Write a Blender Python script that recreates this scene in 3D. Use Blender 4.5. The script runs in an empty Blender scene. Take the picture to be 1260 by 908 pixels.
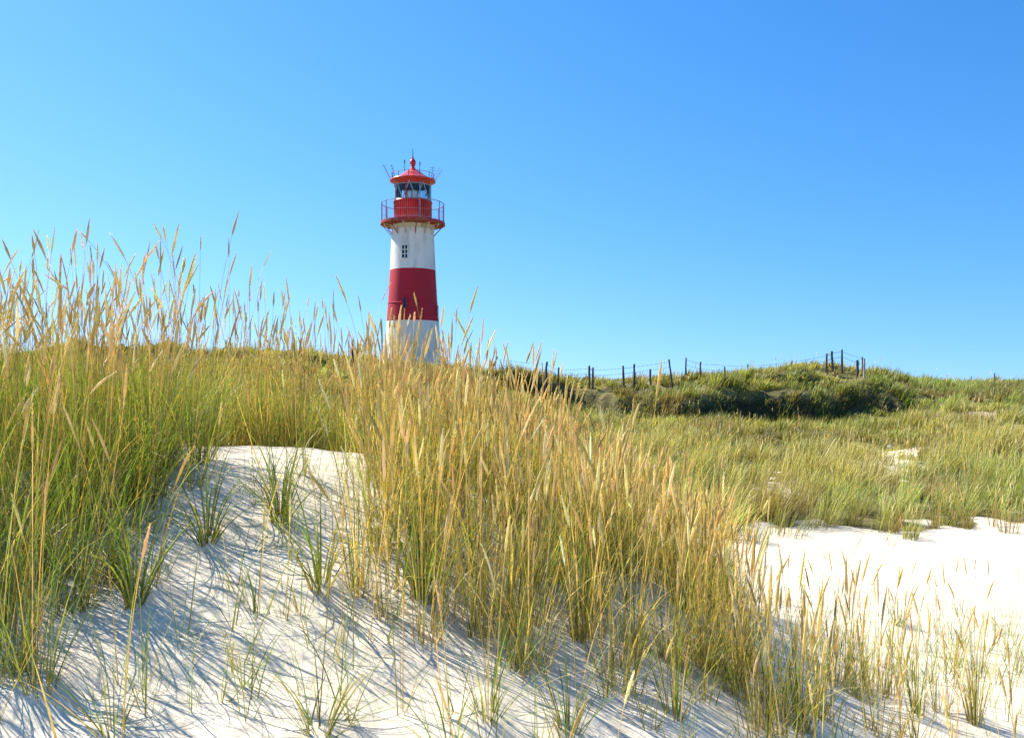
import bpy, bmesh, math, random
import numpy as np
from mathutils import Vector, Matrix
R = math.radians
C = bpy.context.scene.collection
scene = bpy.context.scene
random.seed(7)
rng = np.random.default_rng(11)

# ------------------------------------------------------------------ camera, world, sun, exposure
F, CX, HY = 1050.0, 630.0, 475.0          # focal length and horizon in photo pixels (1260 wide)
cam = bpy.data.cameras.new('camera')
cam.sensor_width = 36; cam.lens = 36 * F / 1260
cam.shift_y = (HY - 454) / 1260
cam.clip_start = 0.05; cam.clip_end = 9000
co = bpy.data.objects.new('camera', cam); C.objects.link(co)
co.location = (0, 0, 0); co.rotation_euler = (R(90), 0, 0)
scene.camera = co

SUN_EL, SUN_ROT = 46.0, -57.0
w = bpy.data.worlds.new('World'); scene.world = w; w.use_nodes = True
wn, wl = w.node_tree.nodes, w.node_tree.links
sky = wn.new('ShaderNodeTexSky'); sky.sky_type = 'NISHITA'; sky.sun_disc = False
sky.sun_elevation = R(SUN_EL); sky.sun_rotation = R(SUN_ROT)
sky.air_density = 1.25; sky.dust_density = 0.15; sky.ozone_density = 6; sky.altitude = 0
bg = wn['Background']; bg.inputs['Strength'].default_value = 0.082
# look at the clear part of the sky well above the horizon glow: lift the lookup direction
tcw = wn.new('ShaderNodeTexCoord'); mpw = wn.new('ShaderNodeMapping'); mpw.vector_type = 'POINT'
mpw.inputs['Location'].default_value = (0, 0, .12); mpw.inputs['Scale'].default_value = (1, 1, 1.0)
wl.new(tcw.outputs['Generated'], mpw.inputs[0])
nrw = wn.new('ShaderNodeVectorMath'); nrw.operation = 'NORMALIZE'
wl.new(mpw.outputs[0], nrw.inputs[0]); wl.new(nrw.outputs[0], sky.inputs['Vector'])
sep = wn.new('ShaderNodeSeparateColor'); cmb = wn.new('ShaderNodeCombineColor')
wl.new(sky.outputs[0], sep.inputs[0])
for ch, (g_, k_) in enumerate(((1.75, 1.80), (1.15, 1.20), (1.0, 1.38))):      # a vivid, clear-air blue
    pw = wn.new('ShaderNodeMath'); pw.operation = 'POWER'; pw.inputs[1].default_value = g_
    ml = wn.new('ShaderNodeMath'); ml.operation = 'MULTIPLY'; ml.inputs[1].default_value = k_ * 8 ** (1 - g_)
    wl.new(sep.outputs[ch], pw.inputs[0]); wl.new(pw.outputs[0], ml.inputs[0]); wl.new(ml.outputs[0], cmb.inputs[ch])
wl.new(cmb.outputs[0], bg.inputs[0])
sun = bpy.data.lights.new('sun', 'SUN'); sun.energy = 5.0; sun.angle = R(0.5); sun.color = (1, .93, .80)
so = bpy.data.objects.new('sun', sun); C.objects.link(so)
sd = Vector((math.sin(R(SUN_ROT)) * math.cos(R(SUN_EL)), math.cos(R(SUN_ROT)) * math.cos(R(SUN_EL)), math.sin(R(SUN_EL))))
so.rotation_euler = sd.to_track_quat('Z', 'Y').to_euler(); so.location = (-30, 20, 40)
vs = scene.view_settings
vs.view_transform = 'Standard'; vs.look = 'None'; vs.gamma = 1; vs.use_curve_mapping = False
vs.exposure = 0.92
scene.cycles.max_bounces = 6; scene.cycles.transparent_max_bounces = 12
scene.cycles.transmission_bounces = 6

# ------------------------------------------------------------------ helpers
def tag(o, label=None, cat=None, group=None, kind=None):
    if label: o['label'] = label
    if cat: o['category'] = cat
    if group: o['group'] = group
    if kind: o['kind'] = kind
    return o

def empty(name, loc, rz=0):
    o = bpy.data.objects.new(name, None); C.objects.link(o); o.empty_display_size = .2
    o.location = loc; o.rotation_euler = (0, 0, rz); return o

def link_bm(name, bm, mats, parent=None, smooth=False):
    me = bpy.data.meshes.new(name); bm.normal_update(); bm.to_mesh(me); bm.free()
    for m in (mats if isinstance(mats, (list, tuple)) else [mats]): me.materials.append(m)
    if smooth: me.polygons.foreach_set('use_smooth', [True] * len(me.polygons))
    o = bpy.data.objects.new(name, me); C.objects.link(o)
    if parent is not None: o.parent = parent
    return o

def bx(bm, c, s, rot=None):
    m = Matrix.Translation(c)
    if rot is not None: m = m @ rot
    m = m @ Matrix.Diagonal((*s, 1))
    return bmesh.ops.create_cube(bm, size=1, matrix=m)

def tube(bm, p, q, r, r2=None, n=6):
    p, q = Vector(p), Vector(q); d = q - p
    if d.length < 1e-6: return
    m = Matrix.Translation((p + q) / 2) @ d.to_track_quat('Z', 'Y').to_matrix().to_4x4()
    bmesh.ops.create_cone(bm, cap_ends=True, segments=n, radius1=r, radius2=r if r2 is None else r2, depth=d.length, matrix=m)

def lathe(bm, prof, n=48, mats=None, caps=False):
    rings = []
    for r, z in prof:
        rings.append([bm.verts.new((r * math.cos(2 * math.pi * i / n), r * math.sin(2 * math.pi * i / n), z)) for i in range(n)])
    for k in range(len(rings) - 1):
        for i in range(n):
            f = bm.faces.new((rings[k][i], rings[k][(i + 1) % n], rings[k + 1][(i + 1) % n], rings[k + 1][i]))
            if mats: f.material_index = mats[k]
            f.smooth = True
    if caps:
        bm.faces.new(rings[-1]); bm.faces.new(list(reversed(rings[0])))

def torus(bm, rad, z, r, n=48, m=6):
    rings = []
    for i in range(n):
        a = 2 * math.pi * i / n
        rings.append([bm.verts.new(((rad + r * math.cos(b)) * math.cos(a), (rad + r * math.cos(b)) * math.sin(a), z + r * math.sin(b)))
                      for b in (2 * math.pi * j / m for j in range(m))])
    for i in range(n):
        for j in range(m):
            A, B = rings[i], rings[(i + 1) % n]
            bm.faces.new((A[j], B[j], B[(j + 1) % m], A[(j + 1) % m]))

# ---- value noise
_G = rng.random((256, 256)).astype(np.float64)
def vnoise(x, y):
    xi = np.floor(x).astype(int); yi = np.floor(y).astype(int)
    fx = x - xi; fy = y - yi
    fx = fx * fx * (3 - 2 * fx); fy = fy * fy * (3 - 2 * fy)
    a = _G[xi % 256, yi % 256]; b = _G[(xi + 1) % 256, yi % 256]
    c = _G[xi % 256, (yi + 1) % 256]; d = _G[(xi + 1) % 256, (yi + 1) % 256]
    return (a * (1 - fx) + b * fx) * (1 - fy) + (c * (1 - fx) + d * fx) * fy - .5
def fbm(x, y, o=4):
    s = 0; a = 1.0
    for k in range(o):
        s = s + a * vnoise(x * 2 ** k + 17.3 * k, y * 2 ** k + 5.1 * k); a *= .5
    return s

# ------------------------------------------------------------------ terrain height
ctrl = []
def row(D, pts):
    for x, z in pts: ctrl.append((x, D, z))
row(0,   [(-6, -1.45), (-3, -1.5), (0, -1.65), (3, -2.0), (6, -2.2)])
row(-8,  [(-8, -1.8), (0, -2.0), (8, -2.3)])
row(3.5, [(-4.5, -1.15), (-2.4, -1.33), (-1.2, -1.40), (0, -1.5), (1.2, -1.78), (2.4, -2.05), (5, -2.3)])
row(5,   [(-6, -.7), (-3.5, -.78), (-2, -.88), (-1, -.98), (0, -1.2), (1, -1.55), (2, -1.97), (4, -2.28), (7, -2.3)])
row(6.8, [(-7, -.35), (-5, -.4), (-3, -.46), (-2.2, -.48), (-1.3, -.55), (-.5, -.72), (.3, -1.02), (1.2, -1.5), (2, -1.95), (3, -2.25), (5, -2.35)])
row(8.5, [(-8, -.45), (-6, -.5), (-3, -.68), (-1.5, -.85), (0, -1.3), (1.5, -1.95), (3, -2.3), (6, -2.33), (9, -2.2)])
row(11,  [(-10, -.6), (-3, -1.0), (0, -1.8), (3, -2.3), (7, -2.28), (11, -2.1)])
row(14,  [(-12, -.7), (-4, -1.2), (0, -2.0), (4, -2.25), (8, -2.2), (12, -2.0)])
row(18,  [(-15, -.6), (-5, -1.0), (0, -1.8), (4.6, -2.0), (9, -2.0), (14, -1.8)])
row(25,  [(-20, -.3), (-8, -.5), (-2, -1.1), (3, -1.5), (8, -1.5), (14, -1.45), (21, -1.2)])
row(32,  [(-24, .5), (-8, .45), (-2, -.1), (3, -1.2), (8, -1.15), (13, -1.05), (18, -.75), (26, -.5)])
row(34.2, [(3, -.95), (6, -.95), (9, -.9), (13, -.8), (16, -.8)])
row(37,  [(-26, 1.1), (-10, 1.1), (-3, .6), (1, 0.02), (5, -.1), (9, .25), (13, .55), (15.3, .62), (17.6, -.1), (21, -.45), (28, -.5)])
row(42,  [(-28, 1.2), (-5, .7), (5, -.05), (10, .2), (16, .5), (20, -.05), (24, -.1), (32, -.2)])
row(60,  [(-35, .6), (-6, .2), (10, -.5), (30, -.3), (45, -.2)])
row(85,  [(-60, -.5), (0, -.8), (50, -.6)])
P = np.array(ctrl)
SC = np.array([1.0, 1.0])
def _U(r2): return np.where(r2 > 0, .5 * r2 * np.log(np.maximum(r2, 1e-12)), 0)
def _warp(x, y):
    """compress distance so near rows and far rows have comparable spacing"""
    u = np.sign(y) * np.log1p(np.abs(y) / 6.0) * 6.0
    v = x / (1 + np.maximum(y, 0) / 12.0)
    return v, u
pv, pu = _warp(P[:, 0], P[:, 1])
n = len(P)
K = _U((pv[:, None] - pv) ** 2 + (pu[:, None] - pu) ** 2) + np.eye(n) * .02
Q = np.c_[np.ones(n), pv, pu]
A = np.block([[K, Q], [Q.T, np.zeros((3, 3))]])
sol = np.linalg.solve(A, np.r_[P[:, 2], 0, 0, 0])
TW, TA = sol[:n], sol[n:]

# eroded scarps on the far dune: centre line (x, y) pairs, drop height
def at(px, D): return ((px - CX) / F * D, D)
SCARPS = [  # polyline in world coordinates, height of the step
    ([at(560, 37), at(640, 36.0), at(700, 35.2), at(760, 34.2), at(830, 33.6), at(905, 33.8), at(960, 33.4), at(1035, 34.0), at(1080, 34.6), at(1120, 34), at(1165, 32.4)], 1.15),
    ([at(740, 36.2), at(790, 35.6), at(850, 35.6)], .45),
    ([at(915, 36.4), at(960, 35.8), at(1000, 36)], .5),
    ([at(1185, 40), at(1205, 38.8), at(1235, 38)], .45),
    ([at(60, 37.4), at(130, 37.4), at(240, 36.5), at(300, 35.8), at(430, 36.2), at(480, 37)], .9),
]
def scarp(x, y):
    z = np.zeros_like(x); s = np.zeros_like(x)
    for pl, h in SCARPS:
        best = np.full(x.shape, 1e9); sg = np.zeros_like(x); tt = np.zeros_like(x)
        pl = np.array(pl); nseg = len(pl) - 1
        for k in range(nseg):
            a, b = pl[k], pl[k + 1]; d = b - a; L = np.hypot(*d)
            t = np.clip(((x - a[0]) * d[0] + (y - a[1]) * d[1]) / L ** 2, 0, 1)
            qx = x - a[0] - t * d[0]; qy = y - a[1] - t * d[1]
            dist = np.hypot(qx, qy)
            m = dist < best
            best = np.where(m, dist, best)
            sg = np.where(m, np.sign(d[0] * qy - d[1] * qx), sg)
            tt = np.where(m, (k + t) / nseg, tt)
        endf = np.clip(np.minimum(tt, 1 - tt) / .08, 0, 1) * np.clip(.85 + 1.1 * fbm(x * .35 + 3, y * .35, 2), .35, 1.25)
        sdist = sg * best + 1.9 * fbm(x * .42, y * .42, 2) + .6 * fbm(x * 1.7, y * 1.7, 3)
        up = 1 / (1 + np.exp(-sdist / .2))           # 1 above the edge (far side)
        fall = np.exp(-(best / 2.6) ** 2)
        z += h * endf * (up - .45) * fall
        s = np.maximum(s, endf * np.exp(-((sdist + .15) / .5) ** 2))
    return z, s

MOUNDS = []
def _Hbase(x, y):
    v, u = _warp(x, y)
    z = TA[0] + TA[1] * v + TA[2] * u
    for k in range(n):
        z = z + TW[k] * _U((v - pv[k]) ** 2 + (u - pu[k]) ** 2)
    return z

def H(x, y, with_s=False):
    x = np.asarray(x, float); y = np.asarray(y, float)
    xc = np.clip(x, -90, 90); yc = np.clip(y, -10, 100)
    z = _Hbase(xc, yc)
    r = np.hypot(x, y)
    k = np.clip((r - 70) / 60, 0, 1); k = k * k * (3 - 2 * k)
    z = z * (1 - k) + k * (-2.2 + .9 * fbm(x / 60, y / 60, 3))
    s = np.zeros_like(x)
    m = (y > 28) & (y < 46)
    if m.any():
        zz, ss = scarp(x[m], y[m]); z[m] += zz; s[m] = ss
    mid = np.clip((r - 15) / 6, 0, 1)
    z += mid * (.36 * fbm(x / 2.3, y / 2.3, 4) + .22 * fbm(x / 5 + 5, y / 5, 2)) + .05 * fbm(x / 1.3, y / 1.3, 3)
    z += .026 * fbm(x / .35, y / .35, 3) * np.clip(1.6 - r / 16, 0, 1)
    z += .035 * np.clip(fbm(x / .5 + 33, y / .5, 2) - .1, -.25, .5) * np.clip((x - 1.2) / 1.0, 0, 1) * np.clip(1.8 - r / 12, 0, 1)
    for mx, my, mh, mr in MOUNDS:
        z += mh * np.exp(-((x - mx) ** 2 + (y - my) ** 2) / mr ** 2)
    return (z, s) if with_s else z

def Z(x, y): return float(H(np.array([x]), np.array([y]))[0])
def project(x, y, z): return CX + F * x / y, HY - F * z / y
def ground_at(px, py, lo=2.5, hi=60):
    """first point where the view ray at (px, py) meets the ground"""
    ds = np.linspace(lo, hi, 4000); xs = (px - CX) / F * ds; zs = (HY - py) / F * ds
    h = H(xs, ds); i = np.argmax(h > zs)
    return Vector((xs[i], ds[i], h[i]))

def inpoly(px, py, poly):
    c = np.zeros(px.shape, bool); m = len(poly)
    for i in range(m):
        x1, y1 = poly[i]; x2, y2 = poly[(i + 1) % m]
        cond = ((y1 > py) != (y2 > py)) & (px < (x2 - x1) * (py - y1) / (y2 - y1 + 1e-12) + x1)
        c ^= cond
    return c

# ------------------------------------------------------------------ materials
def mat(name, col, rough=.6, metal=0, spec=.5, noise=None, bump=0, bscale=30):
    m = bpy.data.materials.new(name); m.use_nodes = True
    nt = m.node_tree; b = nt.nodes['Principled BSDF']
    b.inputs['Roughness'].default_value = rough; b.inputs['Metallic'].default_value = metal
    b.inputs['Specular IOR Level'].default_value = spec
    b.inputs['Base Color'].default_value = (*col, 1)
    tc = nt.nodes.new('ShaderNodeTexCoord')
    if noise:
        scale, col2, lo, hi = noise
        nz = nt.nodes.new('ShaderNodeTexNoise'); nz.inputs['Scale'].default_value = scale; nz.inputs['Detail'].default_value = 8
        mp = nt.nodes.new('ShaderNodeMapping'); mp.inputs['Scale'].default_value = (1, 1, .22)
        nt.links.new(tc.outputs['Object'], mp.inputs[0]); nt.links.new(mp.outputs[0], nz.inputs['Vector'])
        mr = nt.nodes.new('ShaderNodeMapRange'); mr.inputs[1].default_value = lo; mr.inputs[2].default_value = hi
        nt.links.new(nz.outputs[0], mr.inputs[0])
        mx = nt.nodes.new('ShaderNodeMix'); mx.data_type = 'RGBA'
        mx.inputs[6].default_value = (*col, 1); mx.inputs[7].default_value = (*col2, 1)
        nt.links.new(mr.outputs[0], mx.inputs[0]); nt.links.new(mx.outputs[2], b.inputs['Base Color'])
    if bump:
        nz = nt.nodes.new('ShaderNodeTexNoise'); nz.inputs['Scale'].default_value = bscale; nz.inputs['Detail'].default_value = 6
        nt.links.new(tc.outputs['Object'], nz.inputs['Vector'])
        bp = nt.nodes.new('ShaderNodeBump'); bp.inputs['Strength'].default_value = bump; bp.inputs['Distance'].default_value = .02
        nt.links.new(nz.outputs[0], bp.inputs['Height']); nt.links.new(bp.outputs[0], b.inputs['Normal'])
    return m

M = {}
M['white'] = mat('white_paint', (.80, .77, .69), .7, noise=(2.2, (.46, .43, .36), .50, .80), bump=.5, bscale=9)
M['red'] = mat('red_paint', (.50, .008, .022), .75, noise=(1.8, (.38, .012, .028), .4, .75), bump=.35, bscale=9)
M['redgloss'] = mat('red_gloss_paint', (.55, .012, .02), .30, noise=(3, (.42, .012, .02), .45, .8))
M['roofred'] = mat('roof_paint', (.60, .055, .045), .34, noise=(4, (.50, .03, .03), .45, .8))
M['rust'] = mat('rusty_paint', (.40, .02, .02), .6, noise=(5, (.30, .13, .06), .5, .62), bump=.5)
M['cream'] = mat('cream_stained_paint', (.62, .55, .38), .6, noise=(5, (.35, .17, .08), .5, .7))
M['stain'] = mat('rust_stain', (.52, .40, .27), .8)
M['steel'] = mat('grey_painted_steel', (.36, .34, .42), .75, 0, .2)
M['dark'] = mat('dark_metal', (.05, .06, .08), .5, .3)
M['frame'] = mat('pale_blue_grey_steel', (.30, .36, .40), .4, .2)
M['panedark'] = mat('dark_window_glass', (.01, .015, .025), .08)
M['wood'] = mat('weathered_dark_wood', (.075, .055, .042), .85, noise=(14, (.14, .12, .10), .45, .7), bump=.6)
M['woodpale'] = mat('bleached_wood', (.52, .47, .38), .8, noise=(14, (.3, .26, .2), .45, .7), bump=.5)
M['wire'] = mat('rusty_wire', (.06, .05, .05), .6, .4)
M['ceil'] = mat('lantern_ceiling', (.04, .06, .16), .6)  # dark blue colour carries the shade under the eave
def glassmat(name, tint, gl):
    m = bpy.data.materials.new(name); m.use_nodes = True; nt = m.node_tree
    for nd in list(nt.nodes):
        if nd.type == 'BSDF_PRINCIPLED': nt.nodes.remove(nd)
    t = nt.nodes.new('ShaderNodeBsdfTransparent'); t.inputs[0].default_value = (*tint, 1)
    g = nt.nodes.new('ShaderNodeBsdfGlossy'); g.inputs['Roughness'].default_value = .04
    mx = nt.nodes.new('ShaderNodeMixShader')
    fr = nt.nodes.new('ShaderNodeFresnel'); fr.inputs[0].default_value = gl
    nt.links.new(fr.outputs[0], mx.inputs[0]); nt.links.new(t.outputs[0], mx.inputs[1]); nt.links.new(g.outputs[0], mx.inputs[2])
    nt.links.new(mx.outputs[0], nt.nodes['Material Output'].inputs[0]); return m
M['glass'] = glassmat('lantern_glass', (.86, .95, .97), 1.5)
M['lens'] = mat('lens_glass', (.85, .9, .88), .12, .0, 1.0)

def grassmat(name, trans=.42):
    m = bpy.data.materials.new(name); m.use_nodes = True; nt = m.node_tree
    b = nt.nodes['Principled BSDF']; b.inputs['Roughness'].default_value = .5
    b.inputs['Specular IOR Level'].default_value = .35
    at_ = nt.nodes.new('ShaderNodeAttribute'); at_.attribute_name = 'Col'
    nt.links.new(at_.outputs['Color'], b.inputs['Base Color'])
    t = nt.nodes.new('ShaderNodeBsdfTranslucent')
    g = nt.nodes.new('ShaderNodeMix'); g.data_type = 'RGBA'; g.blend_type = 'MULTIPLY'; g.inputs[0].default_value = 1
    g.inputs[7].default_value = (1.5, 1.35, .75, 1)
    nt.links.new(at_.outputs['Color'], g.inputs[6]); nt.links.new(g.outputs[2], t.inputs[0])
    mx = nt.nodes.new('ShaderNodeMixShader'); mx.inputs[0].default_value = trans
    nt.links.new(b.outputs[0], mx.inputs[1]); nt.links.new(t.outputs[0], mx.inputs[2])
    nt.links.new(mx.outputs[0], nt.nodes['Material Output'].inputs[0]); return m
M['grass'] = grassmat('marram_leaf', .37)
M['straw'] = grassmat('marram_seed_head', .25)

def sandmat():
    m = bpy.data.materials.new('dune_sand'); m.use_nodes = True; nt = m.node_tree; L = nt.links
    b = nt.nodes['Principled BSDF']; b.inputs['Roughness'].default_value = .95; b.inputs['Specular IOR Level'].default_value = .1
    tc = nt.nodes.new('ShaderNodeTexCoord')
    def noise(s, d=6, v=None):
        q = nt.nodes.new('ShaderNodeTexNoise'); q.inputs['Scale'].default_value = s; q.inputs['Detail'].default_value = d
        L.new(v or tc.outputs['Object'], q.inputs['Vector']); return q
    def mixc(fac, a, bb):
        q = nt.nodes.new('ShaderNodeMix'); q.data_type = 'RGBA'
        for s_, k in ((a, 6), (bb, 7)):
            if isinstance(s_, tuple): q.inputs[k].default_value = (*s_, 1)
            else: L.new(s_, q.inputs[k])
        if isinstance(fac, float): q.inputs[0].default_value = fac
        else: L.new(fac, q.inputs[0])
        return q.outputs[2]
    def rng_(v, lo, hi, t0=0, t1=1):
        q = nt.nodes.new('ShaderNodeMapRange'); q.inputs[1].default_value = lo; q.inputs[2].default_value = hi
        q.inputs[3].default_value = t0; q.inputs[4].default_value = t1; L.new(v, q.inputs[0]); return q.outputs[0]
    n1 = noise(.9); n2 = noise(9, 8); n3 = noise(260, 3)
    sand = mixc(rng_(n1.outputs[0], .35, .7), (.78, .70, .56), (.70, .62, .48))
    sand = mixc(rng_(n2.outputs[0], .45, .8), sand, (.58, .50, .38))
    sand = mixc(rng_(n3.outputs[0], .60, .72, 0, .6), sand, (.34, .28, .22))
    # bits of broken straw and roots on the sand
    v = nt.nodes.new('ShaderNodeTexVoronoi'); v.inputs['Scale'].default_value = 26
    mp = nt.nodes.new('ShaderNodeMapping'); mp.inputs['Scale'].default_value = (1, .35, 1); mp.inputs['Rotation'].default_value = (0, 0, .5)
    L.new(tc.outputs['Object'], mp.inputs[0]); L.new(mp.outputs[0], v.inputs['Vector'])
    lit = nt.nodes.new('ShaderNodeMath'); lit.operation = 'MULTIPLY'
    L.new(rng_(v.outputs['Distance'], .13, .07), lit.inputs[0]); L.new(rng_(noise(2.2).outputs[0], .48, .62), lit.inputs[1])
    sand = mixc(lit.outputs[0], sand, (.26, .20, .13))
    # vegetated floor, and raw scarp earth darkened to hold the banks' shade
    av = nt.nodes.new('ShaderNodeAttribute'); av.attribute_name = 'veg'
    asx = nt.nodes.new('ShaderNodeAttribute'); asx.attribute_name = 'soil_shade'
    n4 = noise(3.2, 8); n5 = noise(24, 8)
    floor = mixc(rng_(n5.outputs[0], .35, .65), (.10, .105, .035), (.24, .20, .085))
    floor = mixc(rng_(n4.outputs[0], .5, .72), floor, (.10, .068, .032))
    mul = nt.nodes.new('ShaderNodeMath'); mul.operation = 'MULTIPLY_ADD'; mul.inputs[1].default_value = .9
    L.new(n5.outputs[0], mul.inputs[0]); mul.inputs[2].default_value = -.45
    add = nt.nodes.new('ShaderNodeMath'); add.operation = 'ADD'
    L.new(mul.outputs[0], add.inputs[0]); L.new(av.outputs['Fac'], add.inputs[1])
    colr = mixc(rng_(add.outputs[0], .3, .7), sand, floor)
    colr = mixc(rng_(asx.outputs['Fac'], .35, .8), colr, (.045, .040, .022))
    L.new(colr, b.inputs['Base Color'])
    # ripples, dents and grain
    wv = nt.nodes.new('ShaderNodeTexWave'); wv.inputs['Scale'].default_value = 1.6; wv.inputs['Distortion'].default_value = 7
    wv.inputs['Detail'].default_value = 3; wv.inputs['Detail Scale'].default_value = 1.2
    mp2 = nt.nodes.new('ShaderNodeMapping'); mp2.inputs['Rotation'].default_value = (0, 0, 1.1)
    L.new(tc.outputs['Object'], mp2.inputs[0]); L.new(mp2.outputs[0], wv.inputs['Vector'])
    n6 = noise(6, 6)
    h = nt.nodes.new('ShaderNodeMath'); h.operation = 'MULTIPLY_ADD'; h.inputs[1].default_value = .12
    L.new(wv.outputs[0], h.inputs[0]); L.new(n6.outputs[0], h.inputs[2])
    h2 = nt.nodes.new('ShaderNodeMath'); h2.operation = 'MULTIPLY_ADD'; h2.inputs[1].default_value = .06
    L.new(n3.outputs[0], h2.inputs[0]); L.new(h.outputs[0], h2.inputs[2])
    bp = nt.nodes.new('ShaderNodeBump'); bp.inputs['Strength'].default_value = .6; bp.inputs['Distance'].default_value = .05
    L.new(h2.outputs[0], bp.inputs['Height']); L.new(bp.outputs[0], b.inputs['Normal'])
    return m
M['sand'] = sandmat()

# ------------------------------------------------------------------ where grass grows
NEAR_DENSE = [
    [(-500, 500), (150, 512), (236, 530), (228, 585), (200, 650), (180, 720), (110, 760), (-500, 775)],      # left stand
    [(440, 535), (560, 560), (700, 620), (800, 680), (870, 735), (935, 790), (985, 850), (960, 885), (880, 850), (800, 812),
     (700, 768), (600, 728), (530, 700), (466, 672)],                                                     # centre ridge
]
NEAR_MED = [
    [(225, 520), (470, 530), (475, 590), (420, 575), (340, 600), (232, 610)],
    [(-300, 690), (150, 690), (215, 560), (275, 590), (300, 660), (265, 750), (170, 830), (60, 870), (-300, 860)],
    [(455, 640), (530, 690), (700, 768), (830, 812), (960, 880), (980, 930), (860, 900), (700, 835), (540, 790), (450, 730)],
    [(930, 780), (985, 840), (1120, 850), (1180, 930), (980, 930), (960, 880)],
]
SANDMID = [[(918, 588), (985, 592), (1000, 612), (940, 618)], [(1050, 550), (1135, 552), (1150, 585), (1062, 588)]]

def veg(x, y, z):
    """0..1 grass cover at a ground point"""
    yy = np.maximum(y, .5)
    px, py = project(x, yy, z)
    j1 = 55 * fbm(x * 2.1 + 3, y * 2.1, 4); j2 = 38 * fbm(x * 2.1 + 40, y * 2.1 + 9, 4)
    near = (y < 9.6)
    behind = (y > 7.2 + .5 * fbm(x * 1.9 + 8, y * .5, 3)) & (x < .6 + (y - 7.25) * .9) & near
    v = np.zeros_like(x)
    m = np.zeros(x.shape, bool)
    for p, dn in zip(NEAR_MED, (.5, .6, .62, .4)): v = np.where(near & (y > 2.4) & inpoly(px + j1, py + j2, p), np.maximum(v, dn), v)
    m = np.zeros(x.shape, bool)
    for p in NEAR_DENSE: m |= inpoly(px + j1, py + j2, p)
    v = np.where(near & m & (y > 3), 1.0, v)
    v = np.where(behind, np.maximum(v, 1.0), v)
    v = np.where((y < 9.6) & (x < -3.4) & (y > 4.2), 1.0, v)
    # mid and far
    edge = 13.5 + 1.5 * fbm(x / 1.5, y / 1.5, 3) + 1.2 * fbm(x * 2.2, y * 2.2, 2) + np.clip((x - 6) * .12, -1, .5)
    right = (x > 1.2 + (y - 9.6) * .35)
    midv = np.maximum(np.clip((y - edge) / .6, 0, 1), .09 * (y > edge - 1.3))
    v = np.where((y >= 9.6) & right, midv, v)
    v = np.where((y >= 9.6) & ~right, 1.0, v)
    s = np.zeros(x.shape, bool)
    for p in SANDMID: s |= inpoly(px + j1 * .8, py + j2 * .5, p)
    v = np.where((y > 12) & (y < 34) & s, .08, v)
    patch = fbm(x / 3.1 + 11, y / 3.1 + 4, 4)
    v = np.where((y > 14) & (patch > .52), v * .55, v)
    v = np.where((y > 12) & (y < 34) & s & (fbm(x * 2.6 + 2, y * 2.6 + 8, 3) > .0), .7, v)
    return v

# little mounds of sand caught round the separate tufts
for px_, py_ in [(345, 640), (395, 725), (520, 735), (255, 665), (165, 742), (52, 850), (395, 900), (140, 905), (600, 880), (700, 900), (830, 880), (985, 895),
                 (1105, 768), (1200, 890), (1130, 880)]:
    g_ = ground_at(px_, py_, 2.5, 15); MOUNDS.append((g_.x, g_.y + .04, .05, .17))

# ------------------------------------------------------------------ ground
def make_ground():
    ang = np.unique(np.concatenate([np.linspace(-180, -80, 26), np.linspace(-80, -36, 60), np.linspace(-36, 36, 520), np.linspace(36, 80, 60), np.linspace(80, 180, 26)]))
    ang = R(1) * ang[:-1]
    rad = np.concatenate([[.3, .8, 1.3, 1.8, 2.2], np.geomspace(2.5, 14, 240), np.geomspace(14.1, 48, 260)[0:], np.geomspace(49, 6000, 60)])
    Aa, Rr = np.meshgrid(ang, rad)
    x = Rr * np.sin(Aa); y = Rr * np.cos(Aa)
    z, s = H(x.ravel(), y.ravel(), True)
    x, y = x.ravel(), y.ravel()
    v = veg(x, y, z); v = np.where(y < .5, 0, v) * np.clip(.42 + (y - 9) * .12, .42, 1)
    V = np.c_[x, y, z]; na, nr = len(ang), len(rad)
    i = np.arange(nr - 1)[:, None] * na; j = np.arange(na)[None, :]; j2 = (j + 1) % na
    Fq = np.stack([i + j, i + na + j, i + na + j2, i + j2], -1).reshape(-1, 4)
    V = np.r_[V, [[0, 0, Z(0, 0)]]]
    tri = np.stack([np.arange(na), (np.arange(na) + 1) % na, np.full(na, len(V) - 1)], 1)
    o = mesh_np('ground', V, [Fq, tri], M['sand'], smooth=True)
    for nm, d in (('veg', np.r_[v, 0]), ('soil_shade', np.r_[s, 0])):
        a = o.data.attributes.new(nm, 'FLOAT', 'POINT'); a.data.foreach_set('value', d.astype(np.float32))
    o['kind'] = 'structure'
    tag(o, 'pale dune sand running up into grass covered dunes')
    return o

def mesh_np(name, V, faces, material, col=None, smooth=False, parent=None):
    me = bpy.data.meshes.new(name)
    me.vertices.add(len(V)); me.vertices.foreach_set('co', np.ascontiguousarray(V, np.float32).ravel())
    loops = np.concatenate([f.ravel() for f in faces]); tot = np.concatenate([np.full(len(f), f.shape[1]) for f in faces])
    st = np.r_[0, np.cumsum(tot)[:-1]]
    me.loops.add(len(loops)); me.loops.foreach_set('vertex_index', loops.astype(np.int32))
    me.polygons.add(len(tot)); me.polygons.foreach_set('loop_start', st.astype(np.int32)); me.polygons.foreach_set('loop_total', tot.astype(np.int32))
    if smooth: me.polygons.foreach_set('use_smooth', np.ones(len(tot), bool))
    me.update(calc_edges=True)
    if col is not None:
        a = me.attributes.new('Col', 'FLOAT_COLOR', 'POINT')
        a.data.foreach_set('color', np.c_[col, np.ones(len(col))].astype(np.float32).ravel())
    me.materials.append(material)
    o = bpy.data.objects.new(name, me); C.objects.link(o)
    if parent is not None: o.parent = parent
    return o

ground = make_ground()

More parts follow.
